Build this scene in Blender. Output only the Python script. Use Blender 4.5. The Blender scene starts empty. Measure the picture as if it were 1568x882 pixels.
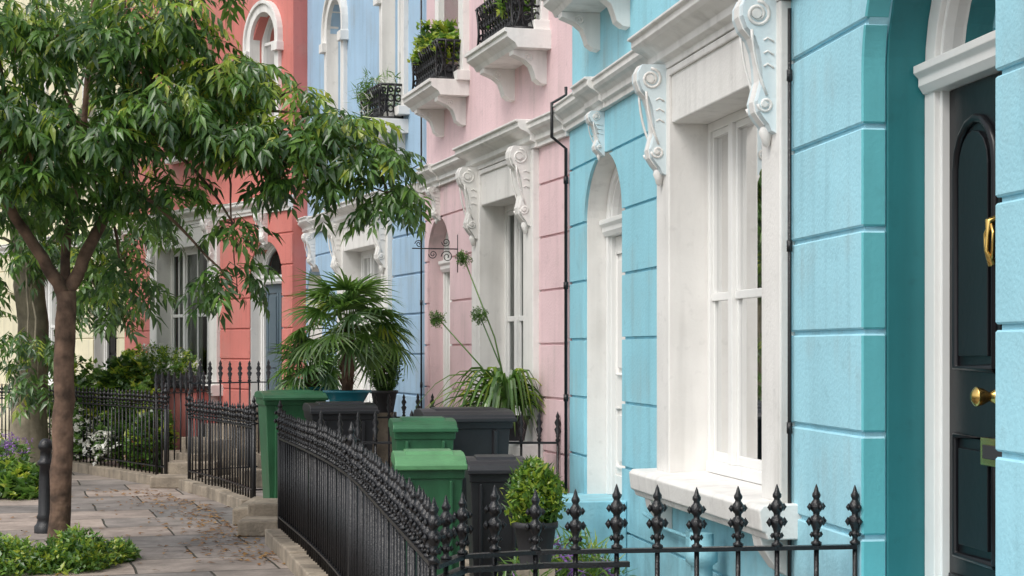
import bpy, bmesh, math, random
import numpy as np
from mathutils import Vector, Matrix
random.seed(7)
rng = np.random.default_rng(7)
scene = bpy.context.scene
R = random.random
def ru(a, b): return a + (b - a) * random.random()

# ------------------------------------------------------------------ materials
def base_nodes(name):
    m = bpy.data.materials.new(name); m.use_nodes = True
    nt = m.node_tree; return m, nt.nodes, nt.links, nt.nodes["Principled BSDF"]

def pm(name, col, rough=.6, var=.10, scale=2.0, bump=.15, bscale=50, streak=0, grime=0, metal=0, coat=0, und=0, spec=.5, stain=0):
    m, N, L, b = base_nodes(name)
    geo = N.new("ShaderNodeNewGeometry")
    def noise(sc, vec=None, detail=3):
        n = N.new("ShaderNodeTexNoise"); n.inputs["Scale"].default_value = sc; n.inputs["Detail"].default_value = detail
        L.new(vec or geo.outputs["Position"], n.inputs["Vector"]); return n.outputs["Fac"]
    def mr(src, a, b_, c, d):
        n = N.new("ShaderNodeMapRange"); L.new(src, n.inputs[0])
        for i, v in enumerate((a, b_, c, d)): n.inputs[i + 1].default_value = v
        return n.outputs[0]
    def mul(a, b_):
        n = N.new("ShaderNodeMath"); n.operation = 'MULTIPLY'; L.new(a, n.inputs[0]); L.new(b_, n.inputs[1]); return n.outputs[0]
    f = mr(noise(scale), .3, .7, 1 - var, 1 + var * .4)
    st = None
    if streak:
        mp = N.new("ShaderNodeMapping"); mp.inputs["Scale"].default_value = (9, 9, .7)
        L.new(geo.outputs["Position"], mp.inputs["Vector"])
        st = noise(1.0, mp.outputs[0])
        f = mul(f, mr(st, .50, .8, 1, 1 - streak))
        f = mul(f, mr(noise(14, None, 5), .6, .75, 1, 1 - streak * .6))
    if grime:
        sp = N.new("ShaderNodeSeparateXYZ"); L.new(geo.outputs["Position"], sp.inputs[0])
        ad = N.new("ShaderNodeMath"); ad.operation = 'ADD'
        L.new(sp.outputs[2], ad.inputs[0]); L.new(mr(noise(5), .3, .7, -.4, .4), ad.inputs[1])
        f = mul(f, mr(ad.outputs[0], 0, .9, 1 - grime, 1))
    vs = N.new("ShaderNodeVectorMath"); vs.operation = 'SCALE'
    vs.inputs[0].default_value = col[:3]; L.new(f, vs.inputs["Scale"]); out = vs.outputs[0]
    if stain:   # grey-brown weathering patches and faded paint
        mx = N.new("ShaderNodeMix"); mx.data_type = 'RGBA'
        L.new(mul(mr(noise(2.3, None, 6), .50, .72, 0, stain), mr(st, .35, .65, .2, 1)), mx.inputs["Factor"])
        L.new(out, mx.inputs["A"]); mx.inputs["B"].default_value = (.36, .34, .29, 1); out = mx.outputs["Result"]
    L.new(out, b.inputs["Base Color"])
    b.inputs["Roughness"].default_value = rough; b.inputs["Metallic"].default_value = metal
    b.inputs["Specular IOR Level"].default_value = spec
    if coat: b.inputs["Coat Weight"].default_value = coat; b.inputs["Coat Roughness"].default_value = .08
    if bump:
        bp = N.new("ShaderNodeBump"); bp.inputs["Strength"].default_value = bump; bp.inputs["Distance"].default_value = .01
        h = noise(bscale, None, 2)
        if und:
            a = N.new("ShaderNodeMath"); a.operation = 'MULTIPLY_ADD'; L.new(noise(3.5, None, 1), a.inputs[0])
            a.inputs[1].default_value = und; L.new(h, a.inputs[2]); h = a.outputs[0]
        L.new(h, bp.inputs["Height"]); L.new(bp.outputs[0], b.inputs["Normal"])
    return m

def leafmat(name, c1, c2, c3, trans=.35, gl=.07):
    m, N, L, b = base_nodes(name); N.remove(b)
    geo = N.new("ShaderNodeNewGeometry"); r = N.new("ShaderNodeValToRGB")
    L.new(geo.outputs["Random Per Island"], r.inputs[0])
    e = r.color_ramp.elements; e[0].color = (*c1, 1); e[1].color = (*c3, 1)
    k = e.new(.5); k.color = (*c2, 1)
    d = N.new("ShaderNodeBsdfDiffuse"); L.new(r.outputs[0], d.inputs[0])
    t = N.new("ShaderNodeBsdfTranslucent"); mx = N.new("ShaderNodeMixShader"); mx.inputs[0].default_value = trans
    hs = N.new("ShaderNodeHueSaturation"); hs.inputs["Value"].default_value = 1.8; hs.inputs["Hue"].default_value = .485
    L.new(r.outputs[0], hs.inputs["Color"]); L.new(hs.outputs[0], t.inputs[0])
    L.new(d.outputs[0], mx.inputs[1]); L.new(t.outputs[0], mx.inputs[2])
    g = N.new("ShaderNodeBsdfGlossy"); g.inputs["Roughness"].default_value = .38; m2 = N.new("ShaderNodeMixShader"); m2.inputs[0].default_value = gl
    L.new(mx.outputs[0], m2.inputs[1]); L.new(g.outputs[0], m2.inputs[2])
    L.new(m2.outputs[0], N["Material Output"].inputs[0]); return m

def glassmat(name):
    m, N, L, b = base_nodes(name); N.remove(b)
    g = N.new("ShaderNodeBsdfGlossy"); g.inputs["Roughness"].default_value = .02
    t = N.new("ShaderNodeBsdfTransparent"); t.inputs[0].default_value = (.72, .78, .77, 1)
    f = N.new("ShaderNodeFresnel"); f.inputs[0].default_value = 1.32
    nz = N.new("ShaderNodeTexNoise"); nz.inputs["Scale"].default_value = 3; nz.inputs["Detail"].default_value = 1
    bp = N.new("ShaderNodeBump"); bp.inputs["Strength"].default_value = .05; L.new(nz.outputs["Fac"], bp.inputs["Height"])
    L.new(bp.outputs[0], g.inputs["Normal"])
    mx = N.new("ShaderNodeMixShader"); L.new(f.outputs[0], mx.inputs[0]); L.new(t.outputs[0], mx.inputs[1]); L.new(g.outputs[0], mx.inputs[2])
    L.new(mx.outputs[0], N["Material Output"].inputs[0]); return m

W = lambda n, c, **k: pm(n, c, rough=.66, var=.10, scale=1.6, bump=.28, bscale=60, streak=.20, grime=.32, und=2.2, stain=k.get('stain', .30))
M_blueA = W("stucco_sky_blue", (.36, .68, .79))
M_blueB = W("stucco_aqua_blue", (.30, .635, .745))
M_pink = W("stucco_pink", (.77, .56, .58), stain=.35)
M_lav = W("stucco_powder_blue", (.37, .54, .71))
M_salmon = W("stucco_salmon", (.62, .20, .17))
M_cream = W("stucco_cream", (.80, .74, .53))
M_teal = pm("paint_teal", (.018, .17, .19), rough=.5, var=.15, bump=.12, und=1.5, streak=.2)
M_jambshade = pm("jamb_shade_teal", (.12, .47, .52), rough=.6, var=.1, bump=.15, und=1.5, streak=.15)  # sky blue wall as seen in shade, put into the colour of the jamb faces
M_white = pm("white_stucco_trim", (.80, .785, .755), rough=.58, var=.07, scale=3, bump=.2, bscale=60, streak=.20, grime=.22, und=1, stain=.22)
M_whiteb = pm("pale_blue_trim", (.66, .76, .79), rough=.55, var=.06, bump=.15, streak=.15)
M_sash = pm("white_gloss_wood", (.80, .80, .78), rough=.3, var=.04, bump=.03, streak=.08)
M_doorwhite = pm("white_door_paint", (.78, .77, .74), rough=.35, var=.04, bump=.03, streak=.08)
M_black = pm("black_gloss_door", (.007, .007, .009), rough=.30, var=.2, bump=.05, bscale=25, spec=.32, und=.5)
M_iron = pm("black_iron_paint", (.010, .010, .012), rough=.36, var=.3, scale=20, bump=.35, bscale=120)
M_greydoor = pm("slate_blue_door", (.09, .13, .16), rough=.35, bump=.04)
M_brass = pm("brass", (.75, .50, .16), rough=.25, metal=1, bump=.02)
M_curt = pm("net_curtain", (.50, .49, .44), rough=.9, var=.18, scale=6, bump=.1)
M_dark = pm("dark_interior", (.03, .03, .032), rough=.9, bump=0)
M_glass = glassmat("window_glass")
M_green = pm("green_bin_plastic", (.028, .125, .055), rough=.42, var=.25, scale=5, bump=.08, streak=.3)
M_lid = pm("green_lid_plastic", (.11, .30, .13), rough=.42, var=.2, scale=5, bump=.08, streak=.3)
M_dgrey = pm("black_bin_plastic", (.020, .021, .025), rough=.4, var=.2, scale=6, bump=.08, streak=.15)
M_rubber = pm("rubber", (.02, .02, .02), rough=.8, bump=.1)
M_teapot = pm("teal_glazed_pot", (.02, .20, .27), rough=.2, bump=.04)
M_terra = pm("terracotta", (.50, .17, .08), rough=.8, var=.2, bump=.2, streak=.15)
M_pot = pm("dark_pot", (.035, .035, .04), rough=.6, var=.2, bump=.1)
M_soil = pm("soil", (.04, .028, .018), rough=.95, var=.4, scale=20, bump=1, bscale=40)
M_stone = pm("york_stone_step", (.31, .26, .20), rough=.85, var=.45, scale=4, bump=.8, bscale=40, streak=.45)
M_bark = pm("bark", (.18, .11, .075), rough=.9, var=.65, scale=9, bump=1.0, bscale=24, streak=.5)
M_bark2 = pm("bark_grey", (.24, .21, .15), rough=.9, var=.5, scale=5, bump=1.0, bscale=16, streak=.3)
M_roof = pm("slate_roof", (.08, .085, .095), rough=.7, var=.3, bump=.3)
M_asph = pm("asphalt", (.05, .05, .052), rough=.9, var=.3, scale=8, bump=.6, bscale=120)
M_earth = pm("earth", (.10, .10, .07), rough=.95, var=.4, scale=.6, bump=.4, bscale=20)
M_kerb = pm("kerb_granite", (.30, .28, .26), rough=.8, var=.25, scale=8, bump=.4)
LF_dark = leafmat("leaf_dark", (.026, .075, .016), (.048, .12, .025), (.08, .165, .034))
LF_mid = leafmat("leaf_mid", (.060, .15, .026), (.10, .215, .034), (.155, .285, .05))
LF_light = leafmat("leaf_light", (.19, .33, .04), (.29, .41, .05), (.45, .49, .07), trans=.45)
LF_bronze = leafmat("leaf_bronze", (.16, .07, .03), (.22, .12, .05), (.12, .15, .04))
LF_fall = leafmat("fallen_leaf", (.22, .10, .03), (.35, .20, .06), (.12, .06, .03), trans=.1)
LF_white = leafmat("petal_white", (.8, .8, .75), (.75, .75, .7), (.85, .85, .8), trans=.2)
LF_purple = leafmat("petal_purple", (.20, .08, .35), (.30, .14, .45), (.4, .2, .5), trans=.2)

def paving():
    m, N, L, b = base_nodes("york_stone_paving")
    geo = N.new("ShaderNodeNewGeometry"); mp = N.new("ShaderNodeMapping"); mp.inputs["Rotation"].default_value = (0, 0, math.radians(-17))
    wn = N.new("ShaderNodeTexNoise"); wn.inputs["Scale"].default_value = 1.1; L.new(geo.outputs["Position"], wn.inputs[0])
    wa = N.new("ShaderNodeVectorMath"); wa.operation = 'MULTIPLY_ADD'; L.new(wn.outputs["Color"], wa.inputs[0]); wa.inputs[1].default_value = (.05, .05, 0); L.new(geo.outputs["Position"], wa.inputs[2])
    L.new(wa.outputs[0], mp.inputs[0])
    br = N.new("ShaderNodeTexBrick"); L.new(mp.outputs[0], br.inputs["Vector"])
    br.inputs["Scale"].default_value = 1; br.inputs["Brick Width"].default_value = 1.05; br.inputs["Row Height"].default_value = .85
    br.inputs["Mortar Size"].default_value = .011; br.inputs["Bias"].default_value = 0; br.inputs["Mortar Smooth"].default_value = .3
    br.inputs["Color1"].default_value = (.41, .335, .285, 1); br.inputs["Color2"].default_value = (.20, .19, .18, 1)
    br.inputs["Mortar"].default_value = (.045, .043, .03, 1)
    def nz(sc, d, lo, hi, a, c):
        n = N.new("ShaderNodeTexNoise"); n.inputs["Scale"].default_value = sc; n.inputs["Detail"].default_value = d; n.inputs["Roughness"].default_value = .65
        L.new(geo.outputs["Position"], n.inputs[0]); r = N.new("ShaderNodeMapRange"); L.new(n.outputs["Fac"], r.inputs[0])
        for i, v in enumerate((lo, hi, a, c)): r.inputs[i + 1].default_value = v
        return r.outputs[0]
    mu = N.new("ShaderNodeMath"); mu.operation = 'MULTIPLY'; L.new(nz(2.5, 7, .35, .7, .58, 1.2), mu.inputs[0]); L.new(nz(.7, 3, .4, .6, .82, 1.08), mu.inputs[1])
    vs = N.new("ShaderNodeVectorMath"); vs.operation = 'SCALE'; L.new(br.outputs["Color"], vs.inputs[0]); L.new(mu.outputs[0], vs.inputs["Scale"])
    mx = N.new("ShaderNodeMix"); mx.data_type = 'RGBA'; L.new(nz(9, 6, .60, .68, 0, .45), mx.inputs["Factor"]); L.new(vs.outputs[0], mx.inputs["A"]); mx.inputs["B"].default_value = (.12, .115, .09, 1)
    L.new(mx.outputs["Result"], b.inputs["Base Color"]); b.inputs["Roughness"].default_value = .78
    n2 = N.new("ShaderNodeTexNoise"); n2.inputs["Scale"].default_value = 16; n2.inputs["Detail"].default_value = 4; L.new(geo.outputs["Position"], n2.inputs[0])
    ma = N.new("ShaderNodeMath"); ma.operation = 'MULTIPLY_ADD'; L.new(br.outputs["Fac"], ma.inputs[0]); ma.inputs[1].default_value = -1.0; L.new(n2.outputs["Fac"], ma.inputs[2])
    bp = N.new("ShaderNodeBump"); bp.inputs["Distance"].default_value = .014; bp.inputs["Strength"].default_value = .7
    L.new(ma.outputs[0], bp.inputs["Height"]); L.new(bp.outputs[0], b.inputs["Normal"]); return m
M_pave = paving()

# ------------------------------------------------------------------ mesh builder
class MB:
    def __init__(s): s.v = []; s.f = []; s.m = []; s.mats = []; s.sm = []
    def mi(s, mat):
        if mat not in s.mats: s.mats.append(mat)
        return s.mats.index(mat)
    def raw(s, vs, fs, mat, smooth=False):
        o = len(s.v); s.v.extend([tuple(p) for p in vs]); k = s.mi(mat)
        for f in fs: s.f.append([i + o for i in f]); s.m.append(k); s.sm.append(smooth)
    def box(s, x0, x1, y0, y1, z0, z1, mat):
        vs = [(x, y, z) for z in (z0, z1) for y in (y0, y1) for x in (x0, x1)]
        s.raw(vs, [(0, 2, 3, 1), (4, 5, 7, 6), (0, 1, 5, 4), (2, 6, 7, 3), (0, 4, 6, 2), (1, 3, 7, 5)], mat)
    def tbox(s, cx, cy, w0, d0, w1, d1, z0, z1, mat):
        vs = []
        for (w, d, z) in ((w0, d0, z0), (w1, d1, z1)):
            vs += [(cx - w/2, cy - d/2, z), (cx + w/2, cy - d/2, z), (cx + w/2, cy + d/2, z), (cx - w/2, cy + d/2, z)]
        s.raw(vs, [(3, 2, 1, 0), (4, 5, 6, 7), (0, 1, 5, 4), (1, 2, 6, 5), (2, 3, 7, 6), (3, 0, 4, 7)], mat)
    def prism_uz(s, poly, y0, y1, mat):
        n = len(poly); vs = [(u, y0, z) for u, z in poly] + [(u, y1, z) for u, z in poly]
        s.raw(vs, [list(range(n)), list(range(2*n-1, n-1, -1))] + [(i, (i+1) % n, (i+1) % n + n, i + n) for i in range(n)], mat)
    def prism_yz(s, poly, u0, u1, mat):
        n = len(poly); vs = [(u0, y, z) for y, z in poly] + [(u1, y, z) for y, z in poly]
        s.raw(vs, [list(range(n)), list(range(2*n-1, n-1, -1))] + [(i, (i+1) % n, (i+1) % n + n, i + n) for i in range(n)], mat)
    def lathe(s, c, prof, n, mat, smooth=True):
        vs = []; fs = []
        for r, z in prof:
            for i in range(n):
                a = 2*math.pi*i/n; vs.append((c[0] + r*math.cos(a), c[1] + r*math.sin(a), c[2] + z))
        for j in range(len(prof)-1):
            for i in range(n):
                k = (i+1) % n; fs.append((j*n+i, j*n+k, (j+1)*n+k, (j+1)*n+i))
        s.raw(vs, fs, mat, smooth)
        s.raw(vs[:n], [list(range(n))[::-1]], mat); s.raw(vs[-n:], [list(range(n))], mat)
    def tube(s, pts, rad, n, mat, smooth=True):
        pts = [Vector(p) for p in pts]
        if not isinstance(rad, (list, tuple)): rad = [rad]*len(pts)
        vs = []; fs = []; up = None
        for i, p in enumerate(pts):
            d = (pts[min(i+1, len(pts)-1)] - pts[max(i-1, 0)]).normalized()
            if up is None: up = Vector((0, 0, 1)) if abs(d.z) < .9 else Vector((1, 0, 0))
            a = d.cross(up).normalized(); b = a.cross(d).normalized(); up = b
            for k in range(n):
                t = 2*math.pi*k/n; vs.append(p + (a*math.cos(t) + b*math.sin(t))*rad[i])
        for i in range(len(pts)-1):
            for k in range(n):
                q = (k+1) % n; fs.append((i*n+k, i*n+q, (i+1)*n+q, (i+1)*n+k))
        fs.append(list(range(n))[::-1]); fs.append([(len(pts)-1)*n+k for k in range(n)])
        s.raw(vs, fs, mat, smooth)
    def ring(s, uc, ro, ri, zs, so, si, zb, y0, y1, mat, n=18):
        def path(r, rise): return [(uc-r, zb)] + [(uc + r*math.cos(math.pi - math.pi*i/n), zs + rise*math.sin(math.pi*i/n)) for i in range(n+1)] + [(uc+r, zb)]
        O = path(ro, so); I = path(ri, si); k = len(O)
        vs = [(u, y0, z) for u, z in O] + [(u, y0, z) for u, z in I] + [(u, y1, z) for u, z in O] + [(u, y1, z) for u, z in I]
        fs = []
        for i in range(k-1):
            fs += [(i, i+1, k+i+1, k+i), (2*k+i, 3*k+i, 3*k+i+1, 2*k+i+1), (i, 2*k+i, 2*k+i+1, i+1), (k+i, k+i+1, 3*k+i+1, 3*k+i)]
        fs += [(0, k, 3*k, 2*k), (k-1, 3*k-1, 4*k-1, 2*k-1)]
        s.raw(vs, fs, mat)
    def build(s, name, parent=None, bevel=0, recalc=True, seg=2):
        me = bpy.data.meshes.new(name); me.from_pydata(s.v, [], s.f)
        for m in s.mats: me.materials.append(m)
        me.polygons.foreach_set("material_index", s.m); me.polygons.foreach_set("use_smooth", s.sm); me.update()
        if recalc:
            bm = bmesh.new(); bm.from_mesh(me); bmesh.ops.recalc_face_normals(bm, faces=bm.faces); bm.to_mesh(me); bm.free()
        o = bpy.data.objects.new(name, me); scene.collection.objects.link(o)
        if parent: o.parent = parent
        if bevel:
            b = o.modifiers.new("b", 'BEVEL'); b.width = bevel; b.segments = seg; b.limit_method = 'ANGLE'; b.angle_limit = math.radians(40)
        return o

def empty(name, loc=(0, 0, 0), rot=0):
    e = bpy.data.objects.new(name, None); e.location = loc; e.rotation_euler = (0, 0, rot); scene.collection.objects.link(e); return e

# ------------------------------------------------------------------ foliage scatter
def Rz(a): c, s = math.cos(a), math.sin(a); return np.array([[c, -s, 0], [s, c, 0], [0, 0, 1]])
def Ry(a): c, s = math.cos(a), math.sin(a); return np.array([[c, 0, s], [0, 1, 0], [-s, 0, c]])
def Rx(a): c, s = math.cos(a), math.sin(a); return np.array([[1, 0, 0], [0, c, -s], [0, s, c]])
LT = [(0, 3, 1), (3, 2, 1), (0, 1, 4), (4, 1, 2)]
def leaflet(l, w, droop=.25):
    return np.array([(0, 0, 0), (l*.45, 0, -droop*l*.2), (l, 0, -droop*l), (l*.38, w/2, w*.12 - droop*l*.12), (l*.38, -w/2, w*.12 - droop*l*.12)])
def combine(parts):
    V = []; F = []; o = 0
    for v, f in parts:
        V.append(v); F += [tuple(i+o for i in t) for t in f]; o += len(v)
    return np.vstack(V), np.array(F)
def sprig(n=4, L=.26, l=.14, w=.042):
    P = []
    for i in range(n):
        t = .25 + .7*i/(n-1) if n > 1 else .5
        pos = np.array([L*t, 0, -.3*L*t*t])
        for sgn in (-1, 1):
            M = Rz(sgn*ru(.7, 1.15)) @ Ry(ru(.15, .75)) @ Rx(ru(-.4, .4))
            P.append((leaflet(l*ru(.8, 1.1), w*ru(.85, 1.15), ru(.1, .4)) @ M.T + pos, LT))
    P.append((leaflet(l, w) @ (Ry(ru(.5, .9))).T + np.array([L, 0, -.3*L]), LT))
    rr = .003
    P.append((np.array([(0, 0, rr), (0, 0, -rr), (L, 0, -.3*L), (L*.5, 0, -.07*L + rr), (L*.5, 0, -.07*L - rr)]), [(0, 1, 4), (0, 4, 3), (3, 4, 2)]))
    return combine(P)
def tuft(n=8, l=.05, w=.025, spread=.03):
    P = []
    for i in range(n):
        M = Rz(ru(0, 6.28)) @ Ry(ru(-1.3, .4)) @ Rx(ru(-.6, .6))
        P.append((leaflet(l*ru(.7, 1.2), w, ru(0, .3)) @ M.T + np.array([ru(-spread, spread) for _ in range(3)]), LT))
    return combine(P)
SPR = [sprig() for _ in range(6)]
TUF = [tuft() for _ in range(5)]
TUFS = [tuft(9, .03, .013, .02) for _ in range(4)]
HERB = [tuft(10, .12, .012, .03) for _ in range(4)]
BROAD = [tuft(7, .10, .06, .04) for _ in range(4)]

def scatter(name, items, mats, parent=None):
    V = []; F = []; MI = []; o = 0
    for (T, M, loc, mi) in items:
        v = T[0] @ M.T + loc; V.append(v); F.append(T[1] + o); o += len(v); MI += [mi]*len(T[1])
    V = np.vstack(V); F = np.vstack(F)
    me = bpy.data.meshes.new(name); me.from_pydata(V.tolist(), [], F.tolist())
    for m in mats: me.materials.append(m)
    me.polygons.foreach_set("material_index", MI); me.update()
    ob = bpy.data.objects.new(name, me); scene.collection.objects.link(ob)
    if parent: ob.parent = parent
    return ob
def blob_items(c, r, n, T, mi_probs, smin=.8, smax=1.25, shell=2.2, tilt=(-.2, .7), zmin=None):
    out = []
    while len(out) < n:
        d = rng.normal(size=3); d /= np.linalg.norm(d); q = rng.random()**(1/shell)
        p = np.array(c) + d*q*np.array(r)
        if zmin is not None and p[2] < zmin: continue
        az = math.atan2(d[1], d[0]) + ru(-1.1, 1.1)
        M = Rz(az) @ Ry(ru(*tilt)) @ Rx(ru(-.5, .5)) * ru(smin, smax)
        w = list(mi_probs)
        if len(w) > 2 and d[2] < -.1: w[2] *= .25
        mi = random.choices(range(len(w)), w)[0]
        out.append((random.choice(T), M, p, mi))
    return out

# ------------------------------------------------------------------ facade helpers
class Op:
    def __init__(s, kind, **k): s.kind = kind; s.__dict__.update(k)
    def lohi(s, z):
        if s.kind == 'rect': return s.u0, s.u1
        if z <= s.zs: return s.uc - s.r, s.uc + s.r
        t = (z - s.zs)/s.rise
        h = s.r*math.sqrt(max(0, 1 - t*t)); return s.uc - h, s.uc + h
def rect(u0, u1, z0, z1): return Op('rect', u0=u0, u1=u1, z0=z0, z1=z1, k=u0)
def arch(uc, r, zs, rise, z0): return Op('arch', uc=uc, r=r, zs=zs, rise=rise, z0=z0, z1=zs+rise, k=uc-r)
def strip(mb, za, zb, u0, u1, ops, y0, y1, mat):
    act = sorted([o for o in ops if o.z0 < zb - 1e-4 and o.z1 > za + 1e-4], key=lambda o: o.k)
    curved = [o for o in act if o.kind == 'arch' and zb > o.zs]
    Z = [za, zb]
    if curved:
        Z = list(np.linspace(za, zb, 13)) + [o.zs for o in curved if za < o.zs < zb] + [o.z1 for o in curved if za < o.z1 < zb]
        for o in curved: Z += [o.zs + o.rise*q for q in (.93, .97, .99) if za < o.zs + o.rise*q < zb]
        Z = sorted(set(round(z, 5) for z in Z))
    left = [u0]*len(Z)
    def emit(Lf, Rt):
        if max(b - a for a, b in zip(Lf, Rt)) < 1e-4: return
        poly = [(a, z) for a, z in zip(Lf, Z)] + [(b, z) for b, z in list(zip(Rt, Z))[::-1]]
        q = []
        for p in poly:
            if not q or abs(p[0]-q[-1][0]) + abs(p[1]-q[-1][1]) > 1e-5: q.append(p)
        mb.prism_uz(q, y0, y1, mat)
    for o in act:
        lh = [o.lohi(z) for z in Z]; emit(left, [a for a, b in lh]); left = [b for a, b in lh]
    emit(left, [u1]*len(Z))
def strips(mb, z0, z1, u0, u1, ops, y0, y1, mat):
    bp = sorted(set([z0, z1] + [z for o in ops for z in (o.z0, o.z1 if o.kind == 'rect' else o.z0) if z0 < z < z1]))
    for a, b in zip(bp, bp[1:]): strip(mb, a, b, u0, u1, ops, y0, y1, mat)

BAND = [(-.05, 0), (.035, 0), (.035, .035), (.06, .05), (.06, .09), (.085, .115), (.11, .13), (.125, .15), (.125, .185), (.14, .19), (.14, .205), (-.05, .215)]
def prof(sc_y, sc_z, z): return [(y*sc_y if y > 0 else y, z + q*sc_z) for y, q in BAND]
def spiral(mb, u, yc, zc, r0, turns, mat, sgn=1, tr=.007, ph=0):
    pts = []
    for i in range(int(14*turns)+1):
        a = ph + sgn*2*math.pi*i/14; r = r0*(1 - i/(14*turns)*.85); pts.append((u, yc + r*math.cos(a), zc + r*math.sin(a)))
    mb.tube(pts, tr, 5, mat)
def console(mb, uc, y0, zt, mat, w=.16, H=.58, D=.80, sunk=None):
    P = [(0, 1), (.17, 1), (.195, .93), (.195, .85), (.17, .76), (.125, .69), (.10, .6), (.085, .48), (.08, .36), (.095, .28), (.11, .2), (.10, .12), (.07, .06), (.045, .02), (.03, -.03), (0, -.05)]
    zb = zt - H; k = H/.69; D = D/k if H > .5 else D
    poly = [(y0 + a*D*k - .004, zb + b*H) for a, b in P]
    mb.prism_yz(poly, uc - w/2, uc + w/2, sunk or mat)
    mb.prism_yz([(y0-.004 + (a*D+.008)*k, zb + b*H) for a, b in P[1:-2]] + [(y0, zb+.1*H), (y0, zb+.98*H)], uc - w*.18, uc + w*.18, mat)
    for sd in (-1, 1):
        u = uc + sd*w/2
        spiral(mb, u, y0 + .105*D*k, zb + .86*H, .070*k, 2, mat, 1, .010*k, 1.57)
        spiral(mb, u, y0 + .06*D*k, zb + .17*H, .042*k, 1.6, mat, -1, .009*k, 0)
        mb.tube([(u, y0 + (.14 - .09*t + .02*math.sin(t*3))*D*k, zb + (.74 - .5*t)*H) for t in np.linspace(0, 1, 7)], .009*k, 5, mat)
        for t in (.45, .55, .65): mb.tube([(u, y0+.01, zb+t*H), (u, y0+.04*D, zb+(t+.03)*H), (u, y0+.07*D*k, zb+(t+.01)*H)], .007*k, 5, mat)
    for yc, zc, r in ((.115, .86, .075), (.07, .17, .045)):
        n = 12; vs = []
        for sgn in (-1, 1):
            vs += [(uc + sgn*(w/2+.012), y0 + yc*D*k + r*.35*k*math.cos(2*math.pi*i/n), zb + zc*H + r*.35*k*math.sin(2*math.pi*i/n)) for i in range(n)]
        mb.raw(vs, [list(range(n)), list(range(2*n-1, n-1, -1))] + [(i, (i+1) % n, (i+1) % n + n, i + n) for i in range(n)], mat)
    mb.lathe((uc, y0 + .018, zb - .10*k), [(.0, 0), (.02*k, .015*k), (.028*k, .045*k), (.042*k, .08*k), (.03*k, .11*k)], 8, mat)

def sash(mb, mg, u0, u1, z0, z1, yf, tri=True, bars=0, mat=None):
    mat = mat or M_sash; w = u1 - u0; zm = (z0+z1)/2
    mb.box(u0, u0+.04, yf-.07, yf, z0, z1, mat); mb.box(u1-.04, u1, yf-.07, yf, z0, z1, mat)
    mb.box(u0+.04, u1-.04, yf-.07, yf, z1-.05, z1, mat); mb.box(u0+.04, u1-.04, yf-.07, yf+.02, z0, z0+.06, mat)
    q = .034
    if tri:
        m1, m2 = u0 + w*.27, u1 - w*.27
        for m_ in (m1, m2): mb.box(m_-q, m_+q, yf-.07, yf+.006, z0+.06, z1-.05, mat)
        lights = [(u0+.04, m1-q), (m1+q, m2-q), (m2+q, u1-.04)]
    else: lights = [(u0+.04, u1-.04)]
    for a, b in lights:
        mb.box(a, b, yf-.055, yf-.012, zm-.022, zm+.022, mat)
        mb.box(a, a+.022, yf-.05, yf-.022, z0+.06, zm-.022, mat); mb.box(b-.022, b, yf-.05, yf-.022, z0+.06, zm-.022, mat)
        mb.box(a, a+.022, yf-.045, yf-.016, zm+.022, z1-.05, mat); mb.box(b-.022, b, yf-.045, yf-.016, zm+.022, z1-.05, mat)
        mb.box(a+.022, b-.022, yf-.05, yf-.018, z0+.06, z0+.11, mat); mb.box(a+.022, b-.022, yf-.045, yf-.010, z1-.085, z1-.05, mat)
        if bars and (b - a) > .3:
            c = (a+b)/2; mb.box(c-.012, c+.012, yf-.042, yf-.02, z0+.11, z1-.085, mat)
    mg.raw([(u0+.03, yf-.035, z0+.05), (u1-.03, yf-.035, z0+.05), (u1-.03, yf-.035, z1-.04), (u0+.03, yf-.035, z1-.04)], [(0, 1, 2, 3)], M_glass)
def curtain(mb, u0, u1, z0, z1, y, mat=None, amp=.026, wl=.085):
    n = max(8, int((u1-u0)/.014)); vs = []; fs = []; ph = ru(0, 6)
    for i in range(n+1):
        u = u0 + (u1-u0)*i/n; yy = y + amp*math.sin(u/wl*6.28 + ph + .8*math.sin(u*9)) 
        vs += [(u, yy, z0), (u, yy*.5 + y*.5, z1)]
    for i in range(n): fs.append((2*i, 2*i+2, 2*i+3, 2*i+1))
    mb.raw(vs, fs, mat or M_curt, True)

def ironwork(mb, u0, u1, y0, y1, z0, h):
    """belly-fronted cast iron balconette guard"""
    def seg(a, b):
        a = Vector(a); b = Vector(b); L = (b-a).length; d = (b-a)/L; nrm = Vector((-d.y, d.x, 0)); 
        n = max(2, int(L/.075))
        for i in range(n+1):
            p = a + d*L*i/n
            pts = [p + nrm*(.06*math.sin(t*math.pi*1.1)*(1-t*.4)) + Vector((0, 0, h*t)) for t in np.linspace(0, 1, 6)]
            mb.tube(pts, .0105, 5, M_iron)
            if i < n:
                q = a + d*L*(i+.5)/n
                for zc, r in ((.3, .032), (.62, .034), (.86, .02)):
                    mb.tube([q + nrm*.05*(1-zc*.5) + d*r*math.cos(k*math.pi/4) + Vector((0, 0, h*zc + r*math.sin(k*math.pi/4))) for k in range(9)], .0095, 4, M_iron)
        for t in (0.02, 1): mb.tube([a + Vector((0, 0, h*t)), b + Vector((0, 0, h*t))], .014, 6, M_iron)
    seg((u1, y0, z0), (u1, y1, z0)); seg((u1, y1, z0), (u0, y1, z0)); seg((u0, y1, z0), (u0, y0, z0))

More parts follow.
